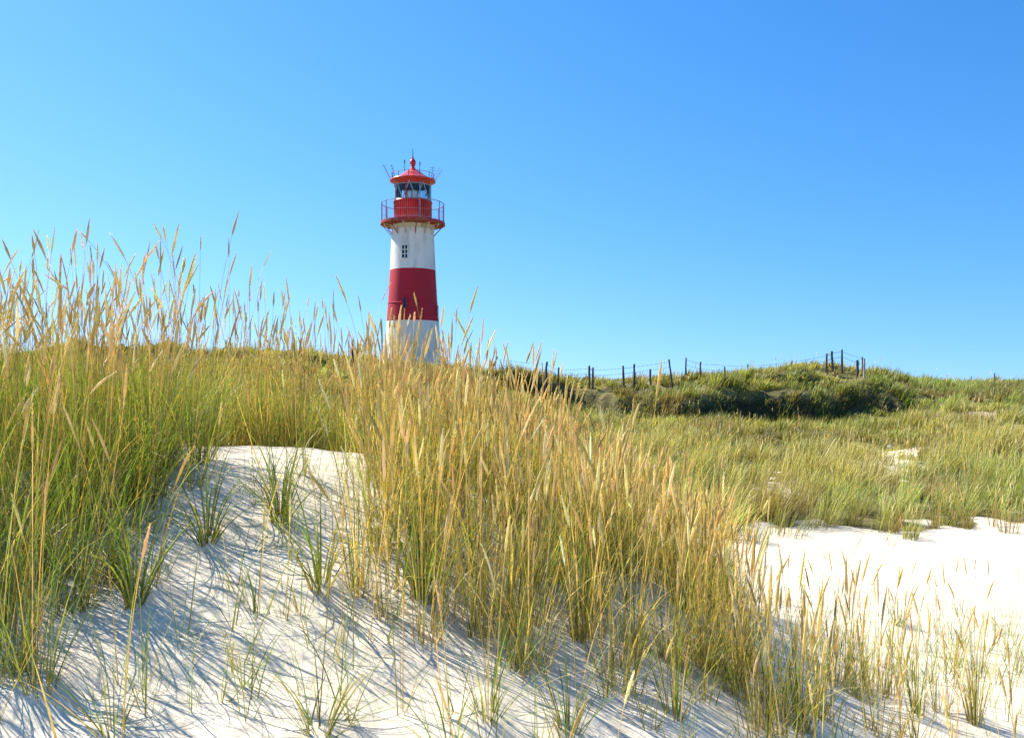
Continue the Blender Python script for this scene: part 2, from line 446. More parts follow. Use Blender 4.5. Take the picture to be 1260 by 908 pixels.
# ------------------------------------------------------------------ grass geometry (vectorised)
class Geo:
    def __init__(s): s.V = []; s.F3 = []; s.F4 = []; s.C = []; s.n = 0
    def add(s, V, C_, f4=None, f3=None):
        if f4 is not None: s.F4.append(f4 + s.n)
        if f3 is not None: s.F3.append(f3 + s.n)
        s.V.append(V); s.C.append(C_); s.n += len(V)
    def build(s, name, material, parent=None, smooth=False):
        f = []
        if s.F4: f.append(np.concatenate(s.F4))
        if s.F3: f.append(np.concatenate(s.F3))
        return mesh_np(name, np.concatenate(s.V), f, material, np.concatenate(s.C), smooth, parent)

def spine(base, az, th0, th1, L, K_, pw=1.6):
    """K_+1 points along blades that lean by th0 at the root and th1 at the tip"""
    t = np.linspace(0, 1, K_ + 1)
    th = th0[:, None] + (th1 - th0)[:, None] * t[None, :] ** pw
    seg = (L / K_)[:, None]
    tm = .5 * (th[:, 1:] + th[:, :-1])
    h = np.c_[np.zeros(len(L)), np.cumsum(np.sin(tm) * seg, 1)]
    v = np.c_[np.zeros(len(L)), np.cumsum(np.cos(tm) * seg, 1)]
    return np.stack([base[:, 0:1] + h * np.cos(az)[:, None], base[:, 1:2] + h * np.sin(az)[:, None], base[:, 2:3] + v], -1)

def blades(geo, base, az, th0, th1, L, W, col0, col1, K_=4, pw=1.6):
    N = len(L); S = spine(base, az, th0, th1, L, K_, pw)
    t = np.linspace(0, 1, K_ + 1)
    wd = (W[:, None] * .5) * np.clip(1.02 - t[None, :] ** 2.2, 0, 1)
    wa = az + np.pi / 2 + rng.normal(0, .6, N)
    side = np.stack([np.cos(wa), np.sin(wa), rng.normal(0, .15, N)], -1)
    Lft = S[:, :-1] - side[:, None] * wd[:, :-1, None]; Rgt = S[:, :-1] + side[:, None] * wd[:, :-1, None]
    V = np.concatenate([np.stack([Lft, Rgt], 2).reshape(N, -1, 3), S[:, -1:]], 1)     # 2K+1 verts
    nv = 2 * K_ + 1
    c = col0[:, None] * (1 - t[None, :-1, None]) + col1[:, None] * t[None, :-1, None]
    c = np.repeat(c, 2, 1); c = np.concatenate([c, col1[:, None]], 1)
    o = (np.arange(N) * nv)[:, None]
    f4 = []
    for k in range(K_ - 1):
        f4.append(np.c_[o + 2 * k, o + 2 * k + 1, o + 2 * k + 3, o + 2 * k + 2])
    f3 = np.c_[o + 2 * K_ - 2, o + 2 * K_ - 1, o + 2 * K_]
    geo.add(V.reshape(-1, 3), c.reshape(-1, 3), np.concatenate(f4) if f4 else None, f3)

def tubes(geo, S, rad, sides, col):
    """S (N,K,3) spines, rad (N,K), col (N,K,3)"""
    N, K_ = rad.shape
    T = np.gradient(S, axis=1); T /= np.linalg.norm(T, axis=2, keepdims=True) + 1e-9
    ref = np.array([.31, .77, .21]); u = np.cross(T, ref); u /= np.linalg.norm(u, axis=2, keepdims=True) + 1e-9
    v = np.cross(T, u)
    a = np.arange(sides) * 2 * np.pi / sides
    V = S[:, :, None] + rad[:, :, None, None] * (np.cos(a)[None, None, :, None] * u[:, :, None] + np.sin(a)[None, None, :, None] * v[:, :, None])
    C_ = np.repeat(col[:, :, None], sides, 2)
    o = (np.arange(N) * K_ * sides)[:, None, None] + (np.arange(K_ - 1) * sides)[None, :, None]
    j = np.arange(sides)[None, None, :]; j2 = (j + 1) % sides
    f4 = np.stack([o + j, o + j2, o + sides + j2, o + sides + j], -1).reshape(-1, 4)
    geo.add(V.reshape(-1, 3), C_.reshape(-1, 3), f4)
    return S

def pick(N, pal, jit=.17):
    pal = np.array(pal); wts = pal[:, 3] / pal[:, 3].sum()
    c = pal[rng.choice(len(pal), N, p=wts), :3]
    return np.clip(c * (1 + rng.normal(0, jit, (N, 1))) * (1 + rng.normal(0, .05, (N, 3))), .004, 1)

LEAF = [(.12, .25, .024, 5.5), (.22, .35, .036, 5), (.36, .42, .050, 2.6), (.54, .44, .12, 1.6), (.62, .47, .15, .8), (.065, .13, .035, 1.6), (.66, .46, .04, .5)]
LEAFC = [(.20, .31, .032, 4.2), (.10, .20, .03, 1.6), (.52, .46, .07, 3.6), (.78, .63, .15, 4.6), (.88, .72, .28, 3.6), (.10, .13, .03, 2.2), (.74, .52, .06, .7)]
LEAFM = [(.26, .35, .07, 4), (.42, .49, .12, 4), (.62, .60, .22, 3), (.80, .74, .38, 2), (.11, .17, .045, 1.8)]
LEAFF = [(.18, .26, .045, 3.8), (.32, .39, .07, 4), (.52, .51, .15, 3), (.54, .48, .21, 1.2), (.07, .10, .03, 2.2)]
BASEC = [(.26, .17, .06, 2), (.13, .095, .03, 2.6), (.08, .085, .022, 2.4), (.42, .31, .13, 1)]
HEAD = [(.76, .57, .19, 3), (.88, .70, .28, 3), (.56, .43, .13, 2.4), (.90, .79, .42, 1.4)]

def stalks(geo, ghead, base, az, th0, th1, L, HL, HR, near=True, K_=6):
    """flower stalks: thin stem tube and a bristly cylindrical seed head on its end"""
    N = len(L); S = spine(base, az, th0, th1, L, K_ + 4, 1.8)
    t = np.linspace(0, 1, K_ + 5)
    stem = pick(N, [(.72, .58, .17, 3), (.54, .48, .10, 2), (.80, .66, .28, 2)])
    base_c = stem * .75
    cc = base_c[:, None] * (1 - t[None, :, None]) + stem[:, None] * t[None, :, None]
    if near: tubes(geo, S, np.full((N, K_ + 5), .0022) * (1.25 - .5 * t)[None], 3, cc)
    else: tubes(geo, S, np.full((N, K_ + 5), .0030), 3, cc)
    # head follows the last part of the spine
    kh = 7
    f = 1 - (HL / L)
    idx = f[:, None] + (1 - f)[:, None] * np.linspace(0, 1, kh)[None]
    pos = idx * (K_ + 4); i0 = np.clip(np.floor(pos).astype(int), 0, K_ + 3); fr = (pos - i0)[..., None]
    rows_ = np.arange(N)[:, None]
    HS = S[rows_, i0] * (1 - fr) + S[rows_, i0 + 1] * fr
    prof = np.array([.30, .80, 1.0, .95, .80, .55, .12])
    hc = pick(N, HEAD, .14)
    jit = 1 + rng.normal(0, .12, (N, kh))
    tubes(ghead, HS, HR[:, None] * prof[None] * jit, 5 if near else 3, np.repeat(hc[:, None], kh, 1) * (1 + rng.normal(0, .1, (N, kh, 1))))
    if near:                                    # spikelets: slim scales pointing up and outwards
        nb = 54
        tt = rng.uniform(.0, .96, (N, nb)); p = tt * (kh - 1); i0 = np.floor(p).astype(int); fr = (p - i0)[..., None]
        i1 = np.minimum(i0 + 1, kh - 1)
        c0 = HS[rows_, i0] * (1 - fr) + HS[rows_, i1] * fr
        d = HS[rows_, i1] - HS[rows_, i0]; d = np.where(np.linalg.norm(d, axis=2, keepdims=True) < 1e-7, np.array([0, 0, 1.]), d)
        d /= np.linalg.norm(d, axis=2, keepdims=True)
        rnd = rng.normal(0, 1, (N, nb, 3)); o_ = np.cross(d, rnd); o_ /= np.linalg.norm(o_, axis=2, keepdims=True)
        rr = HR[:, None] * np.interp(tt, np.linspace(0, 1, kh), prof)
        b0 = c0 + o_ * rr[..., None] * .6
        ln = rng.uniform(.010, .020, (N, nb))[..., None]
        tip = b0 + (d * .86 + o_ * .42) * ln
        sd_ = np.cross(d, o_) * .0016
        V = np.stack([b0 - sd_, b0 + sd_, tip], 2).reshape(-1, 3)
        hcol = np.repeat(np.repeat(hc[:, None] * 1.08, nb, 1) * (1 + rng.normal(0, .16, (N, nb, 1))), 3, 1).reshape(-1, 3)
        ghead.add(V, np.clip(hcol, 0, 1), None, np.arange(N * nb * 3).reshape(-1, 3))

def clump_points(x, y, nper, rad):
    """nper points round each clump centre"""
    k = np.repeat(np.arange(len(x)), nper)
    a = rng.uniform(0, 2 * np.pi, len(k)); r = np.repeat(rad, nper) * np.sqrt(rng.random(len(k)))
    bx_ = x[k] + r * np.cos(a); by_ = y[k] + r * np.sin(a)
    return k, bx_, by_, a, r

WIND = R(-20)       # blown mostly towards +x

def leaves_for(geo, k, bx_, by_, a, r, rad, pal, Lm, Ls, Wm, K_, clumpcol, lean=.25, arch=.9, sink=.02):
    N = len(bx_); z = H(bx_, by_)
    az = a + rng.normal(0, .5, N)
    wx = np.cos(az) * (.35 + r / rad) + .35 * np.cos(WIND); wy = np.sin(az) * (.35 + r / rad) + .35 * np.sin(WIND)
    az = np.arctan2(wy, wx)
    th0 = np.abs(rng.normal(.06, lean * .5, N)) + .20 * r / rad
    th1 = th0 + np.abs(rng.normal(.25, arch * .5, N))
    th1 = th1 + (rng.random(N) < .16) * rng.uniform(.6, 1.6, N)          # bent and broken blades
    L = np.clip(rng.normal(Lm, Ls, N), Lm * .35, Lm * 1.6)
    W = Wm * rng.choice([.55, .85, 1.1, 1.75], N, p=[.3, .35, .25, .1]) * rng.uniform(.8, 1.2, N)
    c1 = pick(N, pal) * clumpcol[k][:, None]
    c0 = pick(N, BASEC) * .6 + c1 * .4
    blades(geo, np.c_[bx_, by_, z - sink], az, th0, th1, L, W, c0, c1, K_)

def near_stand(name, label, xr, yr, test, dens, nper, pal, Lm, stalk_d, leanmul=1.0, SL=1.13):
    area = (xr[1] - xr[0]) * (yr[1] - yr[0]); N = int(area * dens)
    x = rng.uniform(*xr, N); y = rng.uniform(*yr, N); z = H(x, y); v = veg(x, y, z)
    keep = (rng.random(N) < v) & test(x, y); x, y, v = x[keep], y[keep], v[keep]
    g, gh = Geo(), Geo()
    nn = np.maximum(8, (nper * rng.uniform(.5, 1.4, len(x)) * (.4 + .6 * v)).astype(int)); rad = rng.uniform(.05, .15, len(x))
    k, bx_, by_, a, r = clump_points(x, y, nn, rad)
    Lc = Lm * (1 + .38 * fbm(x * 1.1, y * 1.1, 2)) * rng.uniform(.68, 1.12, len(x)) * np.clip(1.12 - .22 * (x + .4), .70, 1.1)
    cc = rng.uniform(.78, 1.18, len(x))
    leaves_for(g, k, bx_, by_, a, r, rad[k], pal, Lc[k], .14, .0050, 5, cc)
    # low dead litter
    m = rng.random(len(bx_)) < .30
    N2 = int(m.sum()); zz = H(bx_[m], by_[m])
    blades(g, np.c_[bx_[m], by_[m], zz - .01], rng.uniform(0, 2 * np.pi, N2), rng.uniform(.5, 1.2, N2), rng.uniform(1.2, 1.9, N2),
           rng.uniform(.12, .42, N2), rng.uniform(.003, .005, N2), pick(N2, BASEC), pick(N2, [(.34, .25, .11, 1), (.22, .17, .07, 1), (.44, .35, .18, .6)]), 4)
    # stalks
    ns = rng.poisson(stalk_d * (.3 + .7 * v) * 1.0, len(x)); ks, sx, sy, sa, sr = clump_points(x, y, ns, rad)
    Ns = len(sx); sz = H(sx, sy)
    L = np.clip(rng.normal(SL, .15, Ns), .65, 1.62) * (Lc[ks] / Lm) ** .75
    wy = np.sin(sa); wx = np.cos(sa) + .25
    stalks(g, gh, np.c_[sx, sy, sz - .02], np.arctan2(wy, wx), np.abs(rng.normal(.05, .07, Ns)) * leanmul, np.abs(rng.normal(.22, .20, Ns)) * leanmul + .03, L,
           np.clip(rng.normal(.19, .05, Ns), .08, .29), rng.uniform(.0042, .0092, Ns), True)
    lo = g.build(name, M['grass']); tag(lo, label, 'grass', kind='stuff')
    ho = gh.build('seed_heads', M['straw'], lo); ho['kind'] = 'stuff'
    return lo

near_stand('marram_grass', 'tall green and yellow dune grass on the sandy slope at the left',
           (-5.4, -1.9), (3.6, 8.2), lambda x, y: (x / y < (250 - CX) / F), 26, 48, LEAF, .66, 2.6, 1.3, 1.30)
near_stand('marram_grass', 'dense straw coloured dune grass with many seed heads on the ridge nearest the lighthouse',
           (-1.5, 4.6), (3.0, 8.4), lambda x, y: (x / y >= (440 - CX) / F), 26, 38, LEAFC, .60, 5.6, 1.0, 1.00)
near_stand('marram_grass', 'shaded dune grass growing just behind the crest of the bare sand',
           (-7, 3.6), (7.2, 9.8), lambda x, y: ((x / y >= (250 - CX) / F) & (x / y < (440 - CX) / F)) | (y > 8.3), 20, 44, LEAF[:4] + LEAFC, .66, 3.2, 1.0, 1.22)

# ------------------------------------------------------------------ mid and far grass
def field(name, label, D0, D1, dens0, nper, pal, Lm, wpx, Kb, pxr=(-260, 1520), heads=.5, pmask=None, keepall=False, Wd=.8, down=0.0):
    """tussocks over the band D0..D1; tussock density falls and blade width grows with distance"""
    N = int(.5 * (pxr[1] - pxr[0]) / F * (D1 ** 2 - D0 ** 2) * dens0)
    y = np.sqrt(rng.uniform(D0 ** 2, D1 ** 2, N)); px = rng.uniform(*pxr, N); x = (px - CX) / F * y
    z, s = H(x, y, True); v = veg(x, y, z)
    keep = (rng.random(N) < v * np.clip(D0 / y, 0, 1) ** .8) & (rng.random(N) > s * .3)
    if pmask is not None: keep = (v > .3) & (rng.random(N) < pmask(x, y, s))
    x, y, s = x[keep], y[keep], s[keep]
    rad = rng.uniform(.12, .34, len(x)) * (y / 20) ** .4
    nn = (nper * rng.uniform(.5, 1.4, len(x))).astype(int)
    k, bx_, by_, a, r = clump_points(x, y, nn, rad)
    Lc = Lm * np.clip(1 + 1.1 * fbm(x / 1.6, y / 1.6, 3), .45, 1.8) * rng.uniform(.55, 1.3, len(x)) * (1 - .3 * s)
    patch = fbm(x / 4 + 31, y / 4 + 2, 3)
    cc = rng.uniform(.55, 1.3, len(x)) * (1 + .7 * patch)
    g = Geo(); NN = len(bx_); zz = H(bx_, by_)
    az = a + rng.normal(0, .6, NN); wx = np.cos(az) * .8 + .8 * np.cos(WIND); wy = np.sin(az) * .8 + .8 * np.sin(WIND)
    th0 = np.abs(rng.normal(.12, .12, NN)) + .25 * r / rad[k]; th1 = th0 + np.abs(rng.normal(.5, .35, NN)) + down * rng.uniform(.3, 1, NN)
    L = Lc[k] * rng.uniform(.6, 1.2, NN); W = wpx * by_ / 820 * rng.uniform(.5, 1.3, NN)
    c1 = pick(NN, pal) * cc[k][:, None]; 
    green = np.clip(.5 + 1.6 * fbm(x / 5 + 7, y / 5 + 70, 3), 0, 1)[k][:, None]
    c1 = c1 * (np.array([.84, .97, .85]) * green + np.array([1.12, .98, .95]) * (1 - green))
    brown = np.clip((fbm(x / 2.8 + 51, y / 2.8 + 17, 4) - .12) * 3, 0, .8)[k][:, None]
    c1 = c1 * (1 - brown) + brown * pick(NN, [(.34, .23, .11, 3), (.46, .34, .16, 3), (.22, .15, .07, 2)])
    c0 = (pick(NN, BASEC) * .6 + c1 * .25)
    blades(g, np.c_[bx_, by_, zz - .03], np.arctan2(wy, wx), th0, th1, L, W, c0, c1, Kb)
    lo = g.build(name, M['grass']); tag(lo, label, 'grass', kind='stuff')
    if heads:
        gh = Geo(); ns = rng.poisson(heads * np.clip(1.3 * (.4 + 1.5 * fbm(x / 3 + 90, y / 3, 2)), .1, 2.5)); ks, sx, sy, sa, sr = clump_points(x, y, ns, rad)
        Ns = len(sx); sz = H(sx, sy)
        gs = Geo()
        stalks(gs, gh, np.c_[sx, sy, sz], sa, np.abs(rng.normal(.05, .08, Ns)), np.abs(rng.normal(.2, .2, Ns)), Lc[ks] * rng.uniform(1.1, 1.5, Ns) + .08,
               np.clip(rng.normal(.15, .03, Ns), .08, .2), .0045 * np.clip(sy / 12, 1, 3) * rng.uniform(.7, 1.3, Ns), False, 2)
        st = gs.build('stems', M['grass'], lo); st['kind'] = 'stuff'
        ho = gh.build('seed_heads', M['straw'], lo); ho['kind'] = 'stuff'
    return lo

field('dune_grass', 'light green windblown grass covering the low ground behind the ridge and the sand flat', 9.8, 22, 10.5, 60, LEAFM, .57, .55, 4, heads=2.2)
field('dune_grass', 'darker green tussocky grass covering the far dune under the fence', 22, 44, 6.5, 52, LEAFF, .40, .62, 3, heads=.35)
field('dune_grass', 'dark shaggy grass hanging over the eroded edges of the far dune', 31, 42, 26, 46, LEAFF[:3] + [(.09, .12, .035, 5), (.13, .10, .045, 3)], .30, .62, 3, heads=0,  # dark greens and browns put the bank's shade into the blade colour
      pmask=lambda x, y, s: np.clip((s - .12) * 1.4, 0, 1) * np.clip(.75 + 1.1 * fbm(x * 1.2, y * 1.2, 3), 0, 1), down=.7)
field('dune_grass', 'thin line of grass on the farthest dunes along the horizon', 44, 75, 1.2, 40, LEAFF, .45, .8, 3, heads=0)

# ------------------------------------------------------------------ lighthouse
LX, LY = (508 - CX) / 20.0, 52.5
LZ = Z(LX, LY) - .15
lh = empty('lighthouse', (LX, LY, LZ))
tag(lh, 'round red and white banded lighthouse with gallery and red lantern roof behind the dune', 'lighthouse')
def zl(y): return (HY - y) / 20.0 - LZ          # height above the tower's foot for a photo row
to_cam = math.atan2(-LY, -LX)                    # azimuth from tower to camera
def pol(r, a, z): return Vector((r * math.cos(a), r * math.sin(a), z))
def az_px(dx, r): return to_cam + math.asin(max(-1, min(1, dx / r)))   # dx metres to the right as seen from the camera

# tower shell
prof = [(1.92, 0), (1.86, .3), (1.70, zl(432)), (1.605, zl(396)), (1.60, zl(395)), (1.518, zl(374)), (1.40, zl(333.3)), (1.397, zl(333)), (1.30, zl(290)), (1.27, zl(283)), (1.27, zl(276))]
mi = [0, 0, 0, 1, 1, 1, 0, 0, 0, 0, 0, 0]
bm = bmesh.new(); lathe(bm, prof, 96, mi)
link_bm('tower', bm, [M['white'], M['red']], lh)
bm = bmesh.new(); torus(bm, 1.522, zl(374), .025, 96); link_bm('band_ridge', bm, M['red'], lh)
bm = bmesh.new(); lathe(bm, [(0.01, .12), (2.05, .12), (2.1, .05), (2.1, -.6)], 64); link_bm('plinth', bm, M['white'], lh)

def window_on(name, dx, y0, y1, wdt, rr, cols, rows_, framecol, arch=False):
    """window on the shell: dark pane, frame and glazing bars"""
    a = az_px(dx, rr); z0, z1 = zl(y1), zl(y0); zc = (z0 + z1) / 2; hgt = z1 - z0
    rot = Matrix.Rotation(a - math.pi / 2 + math.pi, 4, 'Z')
    def put(bm, u, zz, s, d): # u = across, d = outward offset
        c = pol(rr + d, a, zz) + Vector((-math.sin(a), math.cos(a), 0)) * u
        bx(bm, c, s, rot)
    bm = bmesh.new(); t = .055
    put(bm, -wdt / 2 - t / 2, zc, (t, .12, hgt + 2 * t), .0); put(bm, wdt / 2 + t / 2, zc, (t, .12, hgt + 2 * t), .0)
    put(bm, 0, z0 - t / 2 - .01, (wdt, .15, t + .02), .0)
    if not arch: put(bm, 0, z1 + t / 2, (wdt, .12, t), .0)
    else:
        for i in range(7):
            an = math.pi * (i + .5) / 7
            c = pol(rr, a, z1 + math.sin(an) * wdt / 2) + Vector((-math.sin(a), math.cos(a), 0)) * (math.cos(an) * wdt / 2)
            bx(bm, c, (.07, .12, .07), rot)
    wdo = link_bm('window', bm, framecol, lh)
    bm = bmesh.new(); put(bm, 0, zc, (wdt, .06, hgt), -.005)
    if arch:
        pts = [(math.cos(an) * wdt / 2, math.sin(an) * wdt / 2) for an in [math.pi * i / 10 for i in range(11)]]
        vs_ = [bm.verts.new(pol(rr + .026, a, z1 + q) + Vector((-math.sin(a), math.cos(a), 0)) * p) for p, q in pts]; bm.faces.new(vs_)
    link_bm('pane', bm, M['panedark'], wdo)
    if cols > 1 or rows_ > 1:
        bm = bmesh.new()
        for i in range(1, cols): put(bm, -wdt / 2 + wdt * i / cols, zc, (.05, .03, hgt), .03)
        for i in range(1, rows_): put(bm, 0, z0 + hgt * i / rows_, (wdt, .026, .045), .03)
        link_bm('glazing_bar', bm, M['white'], wdo)
window_on('window', (498.6 - 508) / 20, 306, 321.5, .34, 1.345, 2, 3, M['white'])
window_on('window', (499 - 508) / 20, 370, 382, .20, 1.525, 1, 1, M['red'], True)
window_on('window', (536.8 - 508) / 20, 378, 388, .24, 1.55, 1, 1, M['red'])

# gallery
ZG = zl(275.5)
bm = bmesh.new(); lathe(bm, [(1.15, ZG - .05), (1.30, ZG - .16), (1.93, ZG - .10), (1.98, ZG - .10), (1.98, ZG + .05), (1.15, ZG + .05)], 64)
ga = link_bm('gallery', bm, M['rust'], lh)
for f in ga.data.polygons: f.use_smooth = False
NB = 14
for i in range(NB):
    a = to_cam + .12 + 2 * math.pi * i / NB
    bm = bmesh.new(); rot = Matrix.Rotation(a, 4, 'Z')
    for p, q in (((1.24, ZG - .19), (1.86, ZG - .15)), ((1.27, ZG - .78), (1.84, ZG - .18)), ((1.28, ZG - .85), (1.26, ZG - .16))):
        tube(bm, pol(p[0], a, p[1]), pol(q[0], a, q[1]), .03, n=5)
    link_bm('gallery_bracket', bm, M['cream'] if i % 3 else M['rust'], ga)
# collar under the floor
bm = bmesh.new(); lathe(bm, [(1.275, ZG - .42), (1.30, ZG - .38), (1.36, ZG - .2), (1.36, ZG - .162)], 64); link_bm('collar', bm, M['cream'], lh)

bm = bmesh.new(); 
ZR = zl(251.5)
torus(bm, 1.92, ZR, .022); torus(bm, 1.92, ZG + .60, .009); torus(bm, 1.92, ZG + .12, .009)
rail = link_bm('gallery_railing', bm, M['steel'], lh)
NP = 16
for i in range(NP):
    a = to_cam + .2 + 2 * math.pi * i / NP
    bm = bmesh.new(); tube(bm, pol(1.92, a, ZG + .04), pol(1.92, a, ZR + .03), .022, n=6)
    link_bm('post', bm, M['rust'], rail)
bm = bmesh.new()
for i in range(NP * 6):
    a = to_cam + .2 + 2 * math.pi * (i + .5) / (NP * 6)
    tube(bm, pol(1.92, a, ZG + .12), pol(1.92, a, ZR), .0035, n=4)
link_bm('balusters', bm, M['steel'], rail)
# dark storage panels on the gallery
for dx in (-1.86,):
    pass

# lantern: red drum, glazing, roof
ZD0, ZD1 = ZG + .05, zl(248.5)
bm = bmesh.new(); lathe(bm, [(1.17, ZD0), (1.17, ZD1 - .10), (1.20, ZD1 - .10), (1.20, ZD1 - .02), (1.12, ZD1), (.2, ZD1)], 64)
dr = link_bm('lantern_drum', bm, M['redgloss'], lh)
for i in range(8):
    bm = bmesh.new(); a = to_cam + 2 * math.pi * (i + .5) / 8
    bx(bm, pol(1.171, a, (ZD0 + ZD1) / 2 - .06), (.006, .03, ZD1 - ZD0 - .14), Matrix.Rotation(a, 4, 'Z'))
    link_bm('seam', bm, M['redgloss'], dr)
ZE = zl(227.5)
bm = bmesh.new(); n_ = 16
lathe(bm, [(1.10, ZD1), (1.10, ZE)], n_)
gl = link_bm('lantern_glazing', bm, M['glass'], lh)
for f in gl.data.polygons: f.use_smooth = False
bm = bmesh.new()
for i in range(8):
    a0 = to_cam + 2 * math.pi * (i + .25) / 8; a1 = a0 + 2 * math.pi / 16; a2 = a0 + 2 * math.pi / 8
    tube(bm, pol(1.12, a0, ZD1), pol(1.12, a1, ZE), .030, n=5); tube(bm, pol(1.12, a2, ZD1), pol(1.12, a1, ZE), .030, n=5)
torus(bm, 1.12, ZD1 + .03, .03); torus(bm, 1.12, ZE - .12, .03)
link_bm('glazing_bar', bm, M['frame'], gl)
for dx in (-1.04, 1.04, -.42):
    bm = bmesh.new(); a = az_px(dx, 1.13); tube(bm, pol(1.13, a, ZD1), pol(1.13, a, ZE), .04, n=6)
    link_bm('mullion', bm, M['frame'] if abs(dx) > 1 else M['redgloss'], gl)
# lens and lamp inside
bm = bmesh.new()
lathe(bm, [(.28, ZD1), (.28, ZD1 + .1), (.36, ZD1 + .12), (.40, ZD1 + .24), (.43, ZD1 + .42), (.40, ZD1 + .62), (.30, ZD1 + .72), (.12, ZD1 + .76)], 24)
le = link_bm('lens', bm, M['lens'], lh)
bm = bmesh.new()
for i in range(8):
    a = 2 * math.pi * i / 8
    for p, q in (((.46, .1), (.46, .64)), ((.46, .64), (.2, .82))): tube(bm, pol(p[0], a, ZD1 + p[1]), pol(q[0], a, ZD1 + q[1]), .022, n=5)
torus(bm, .46, ZD1 + .1, .025, 24); torus(bm, .46, ZD1 + .64, .03, 24); torus(bm, .2, ZD1 + .82, .04, 24)
lathe(bm, [(.5, ZD1 + .002), (.5, ZD1 + .08), (.2, ZD1 + .1)], 24)
link_bm('lens_cage', bm, M['dark'], le)
# roof
bm = bmesh.new()
ya = zl(207.5)
lathe(bm, [(.01, ya + .02), (.12, ya), (.16, ya - .04), (.50, ya - .26), (.88, ya - .52), (1.14, ya - .67), (1.34, ya - .74), (1.40, ya - .76),
           (1.41, ya - .83), (1.32, ya - .87), (1.16, ya - .91), (1.13, ZE - .10), (1.10, ZE - .10)], 48)
bmesh.ops.reverse_faces(bm, faces=bm.faces)
rf = link_bm('roof', bm, M['roofred'], lh)
bm = bmesh.new(); lathe(bm, [(1.11, ZE - .10), (.6, ZE + .06), (.01, ZE + .1)], 32); link_bm('ceiling', bm, M['ceil'], rf)
bm = bmesh.new()
zb = zl(200.2)
bmesh.ops.create_uvsphere(bm, u_segments=20, v_segments=14, radius=.19, matrix=Matrix.Translation((0, 0, zb)) @ Matrix.Diagonal((1, 1, 1.12, 1)))
lathe(bm, [(.16, ya - .06), (.17, ya + .02), (.09, ya + .06), (.08, ya + .12), (.15, ya + .14), (.15, ya + .19), (.07, ya + .22)], 20)
lathe(bm, [(.10, zb + .16), (.05, zb + .30), (.03, zb + .42)], 12)
link_bm('finial', bm, M['redgloss'], rf)
bm = bmesh.new(); tube(bm, (0, 0, zb + .3), (0, 0, zl(183)), .028, .016); link_bm('lightning_rod', bm, M['dark'], rf)
# low rail round the roof edge
bm = bmesh.new(); ZQ = ya - .74
torus(bm, 1.30, ZQ + .34, .014)
for i in range(12):
    a = to_cam + .33 + 2 * math.pi * i / 12; tube(bm, pol(1.30, a, ZQ - .02), pol(1.30, a, ZQ + .36), .022, n=5)
link_bm('roof_railing', bm, M['rust'], rf)
# antennas: boom with cross elements
side_v = Vector((-math.sin(to_cam), math.cos(to_cam), 0))
def P2(px, py, back=0.0):
    d = Vector((math.cos(to_cam), math.sin(to_cam), 0))
    return side_v * ((px - 508) / 20.0) * 1.0 - d * back + Vector((0, 0, zl(py)))
def antenna(p, q, nel, l0, l1, back):
    a, b = P2(*p, back), P2(*q, back); bm = bmesh.new(); tube(bm, a, b, .016, n=5)
    d = (b - a).normalized(); s = d.cross(Vector((math.cos(to_cam), math.sin(to_cam), 0))).normalized()
    for i in range(nel):
        t = (i + .5) / nel; c = a.lerp(b, t); l = l0 + (l1 - l0) * t
        tube(bm, c - s * l, c + s * l, .010, n=4)
    link_bm('antenna', bm, M['dark'], rf)
antenna((481.5, 223), (472, 204), 7, .10, .16, 0)
antenna((487, 221), (481.5, 201), 6, .22, .12, .5)
antenna((533.5, 223), (543, 207), 7, .10, .14, 0)
antenna((530, 221), (533, 202), 6, .24, .16, .5)
for p, q in (((498, 213), (498, 200)), ((516, 213), (516.6, 202))):
    bm = bmesh.new(); tube(bm, P2(*p, -.35), P2(*q, -.35), .018, n=5); tube(bm, P2(q[0], q[1] + 3, -.35), P2(q[0], q[1] - 1, -.35), .035, n=6); link_bm('aerial', bm, M['dark'], rf)
# down pipe on the lantern, pipes below the gallery
bm = bmesh.new(); a = az_px((516.5 - 508) / 20, 1.24)
tube(bm, pol(1.24, a, ZD0 + .02), pol(1.24, a, ZE - .1), .028); link_bm('drain_pipe', bm, M['frame'], lh)
for px, y0, y1 in ((505.5, 279, 288), (488, 279, 288), (524, 279, 287)):
    bm = bmesh.new(); a = az_px((px - 508) / 20, 1.33); tube(bm, pol(1.32, a, zl(y0)), pol(1.32, a, zl(y1)), .03)
    link_bm('scupper_pipe', bm, M['cream'], lh)
for i in range(11):
    bm = bmesh.new(); a = to_cam + random.uniform(-1.5, 1.5); h_ = random.uniform(.25, 1.1); w_ = random.uniform(.012, .03)
    z1 = ZG - .43; rr = 1.275
    q = [(w_, z1), (w_ * .8, z1 - h_ * .5), (.002, z1 - h_)]
    vsl = []
    for ww, zz in q:
        r_ = 1.27 + (ZG - .4 - zz) * .045 + .004
        for sg in (-1, 1): vsl.append(bm.verts.new(pol(r_, a + sg * ww / r_, zz)))
    for k in (0, 2): bm.faces.new((vsl[k], vsl[k + 1], vsl[k + 3], vsl[k + 2]))
    link_bm('rust_stain', bm, M['stain'], lh)
# conduit down the right side
bm = bmesh.new(); a = az_px(1.36, 1.45)
tube(bm, pol(1.62, a, zl(392)), pol(1.33, a, zl(284)), .02); link_bm('conduit', bm, M['white'], lh)

